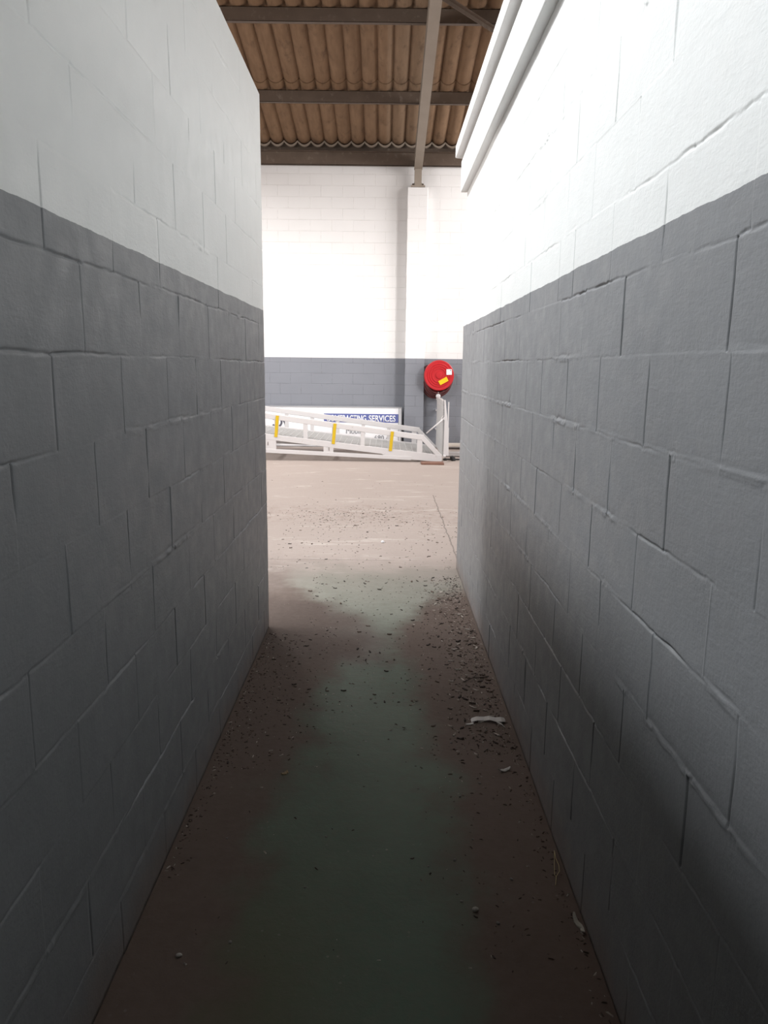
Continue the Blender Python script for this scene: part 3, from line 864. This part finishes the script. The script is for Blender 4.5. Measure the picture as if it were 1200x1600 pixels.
tag(grit('swept_crumbs', 1500, mixfn((hall, 3), (beyond, 2), (lambda: (rs.uniform(-1.6, 1.0), rs.uniform(6, 10.5)), .6)), .002, .0062, [M_GRIT, M_CHIP[1], M_CHIP[2], M_CHIP[3], M_CHIP[2]]),
    'swept trail of soil and splinters across the hall floor', 'soil', kind='stuff')

# a few pieces that stand out
t = MB()
def strip_mesh(pts, w, th):
    v = []; n = len(pts)
    for i, (x, y, z) in enumerate(pts):
        ww = w[i] / 2
        v += [(x, y - ww, z), (x, y + ww, z), (x, y + ww * .9, z + th), (x, y - ww * .9, z + th)]
    f = [(0, 1, 2, 3), tuple(4 * (n - 1) + k for k in (3, 2, 1, 0))]
    for i in range(n - 1):
        for k in range(4): f.append((4 * i + k, 4 * i + (k + 1) % 4, 4 * i + 4 + (k + 1) % 4, 4 * i + 4 + k))
    return v, f
t.add(*strip_mesh([(.392, 3.03, .002), (.396, 3.035, .004), (.418, 3.042, .008), (.45, 3.046, .005), (.472, 3.044, .010), (.50, 3.036, .006), (.522, 3.034, .009), (.537, 3.04, .004), (.541, 3.043, .002)], [.03, .038, .040, .040, .041, .044, .046, .042, .026], .002))
t.add(*strip_mesh([(.50, 3.02, .006), (.52, 2.995, .004), (.53, 2.975, .001)], [.02, .014, .006], .002))
t.add(*strip_mesh([(.366, 3.0, .001), (.385, 3.0, .003), (.40, 3.008, .003)], [.008, .014, .014], .002))
tag(t.build('plastic_strip', M_PLAST), 'long crumpled strip of clouded white plastic by the foot of the right wall', 'rubbish')
def flake(name, c, L, W, rz, mat, label, cat, seed):
    o = bpy.data.objects.new(name, chip_mesh(seed, L, W, .004, mat, .3)); o.data.name = name; COL.objects.link(o)
    o.location = (c.x, c.y, 0); o.rotation_euler = (0, 0, rz); return tag(o, label, cat)
flake('plastic_scrap', on_floor(788, 1204), .05, .018, .5, M_PLAST, 'small torn pale scrap on the floor nearer than the long plastic strip', 'rubbish', 101)
flake('dead_leaf', on_floor(445, 1209), .03, .018, .9, M_LEAF, 'small curled tan leaf on the left of the green floor', 'leaf', 102)
flake('paper_scrap', on_floor(905, 1447), .075, .016, 1.75, M_PAPER, 'narrow pale paper scrap against the near foot of the right wall', 'paper', 103)
lump('stone', on_floor(280, 1495), (.009, .007, .006), 104, M_STONE, 'single pale stone on the near left of the dim floor', 'stone')
lump('stone', on_floor(742, 1423), (.008, .007, .006), 105, M_STONE, 'pale rounded stone on the brown dirt right of the near floor', 'stone')
lump('white_pebble', on_floor(598, 848), (.017, .015, .014), 106, M_STK_W, 'lone white pebble on the sunlit floor beyond the passage', 'stone')
a = on_floor(867, 1330)
t = MB()
P = lambda px, py, z: (on_floor(px, py).x, on_floor(px, py).y, z)
t.tube([P(866, 1330, .002), P(868, 1343, .006), P(873, 1356, .008), P(874, 1364, .006), P(869, 1371, .004), P(868, 1384, .002)], .0011, 6)
t.tube([P(866, 1333, .003), P(866, 1352, .005), P(866.5, 1369, .004), P(869, 1371, .004)], .0009, 6)
tag(t.build('straw', M_STRAW), 'forked yellow dry straw beside the foot of the right wall', 'straw')
t = MB()
tw = on_floor(745, 1060)
t.tube([(tw.x - .07, tw.y - .05, .003), (tw.x - .02, tw.y - .01, .008), (tw.x + .03, tw.y + .0, .006), (tw.x + .06, tw.y + .02, .004)], .0022, 6); t.tube([(tw.x - .02, tw.y - .01, .007), (tw.x + .01, tw.y + .05, .004)], .0016, 6)
tag(t.build('twig', M_CHIP[0]), 'thin dark forked twig in the litter along the right wall', 'twig')

# ------------------------------------------------------------------ light
W = bpy.data.worlds.new('world'); SC.world = W; W.use_nodes = True
bg = W.node_tree.nodes['Background']; bg.inputs[0].default_value = (.75, .85, 1, 1); bg.inputs[1].default_value = .08
def area(name, loc, target, sx, sy, power, col=(1, 1, 1), spread=180):
    L = bpy.data.lights.new(name, 'AREA'); L.shape = 'RECTANGLE'; L.size = sx; L.size_y = sy; L.energy = power; L.color = col; L.spread = math.radians(spread)
    o = bpy.data.objects.new(name, L); COL.objects.link(o); o.location = loc
    d = Vector(target) - Vector(loc)
    o.rotation_euler = d.to_track_quat('-Z', 'Y').to_euler()
    return o
# strip rooflight to the left above the passage
area('rooflight', (-2.22, 3.3, 5.48), (-.0, 3.3, 1.6), 5.2, .24, 330, (.93, .97, 1.0))
area('rooflight_wide', (-2.95, 3.3, 5.35), (-.0, 3.3, 2.2), 5.2, 1.1, 100, (.93, .97, 1.0))
# daylight through the two roller doors of the hall
area('door_light_left', (-10.8, 4.6, 3.2), (-1, 4.8, 1.4), 2.8, 2.8, 520, (1, .96, .94))
area('door_light_right', (9.8, 9.2, 3.2), (0, 9.4, .8), 4.0, 2.8, 420, (1, .96, .94))
# strip rooflights of the hall to either side, and one close to the far wall
area('hall_rooflight', (-3.2, 10.3, 5.55), (-3.2, 10.3001, 0), .9, 4.2, 270, (1, .975, .96), 150)
area('hall_rooflight_right', (4.2, 9.6, 5.6), (4.2, 9.6001, 0), .9, 4.2, 130, (1, .975, .96))
area('far_rooflight', (2.9, 12.9, 4.9), (-.2, 12.6, 0), 1.8, 1.2, 80, (1, .97, .96))
area('far_wall_fill', (6.5, 6.6, 5.0), (-2.9, 14.4, 1.5), 1.2, .8, 55, (1, .97, .95), 40)  # added fill lamp, no real opening: brightens the far wall's lower left
vs = SC.view_settings
vs.view_transform = 'Standard'; vs.look = 'None'; vs.exposure = 0; vs.gamma = 1; vs.use_curve_mapping = False
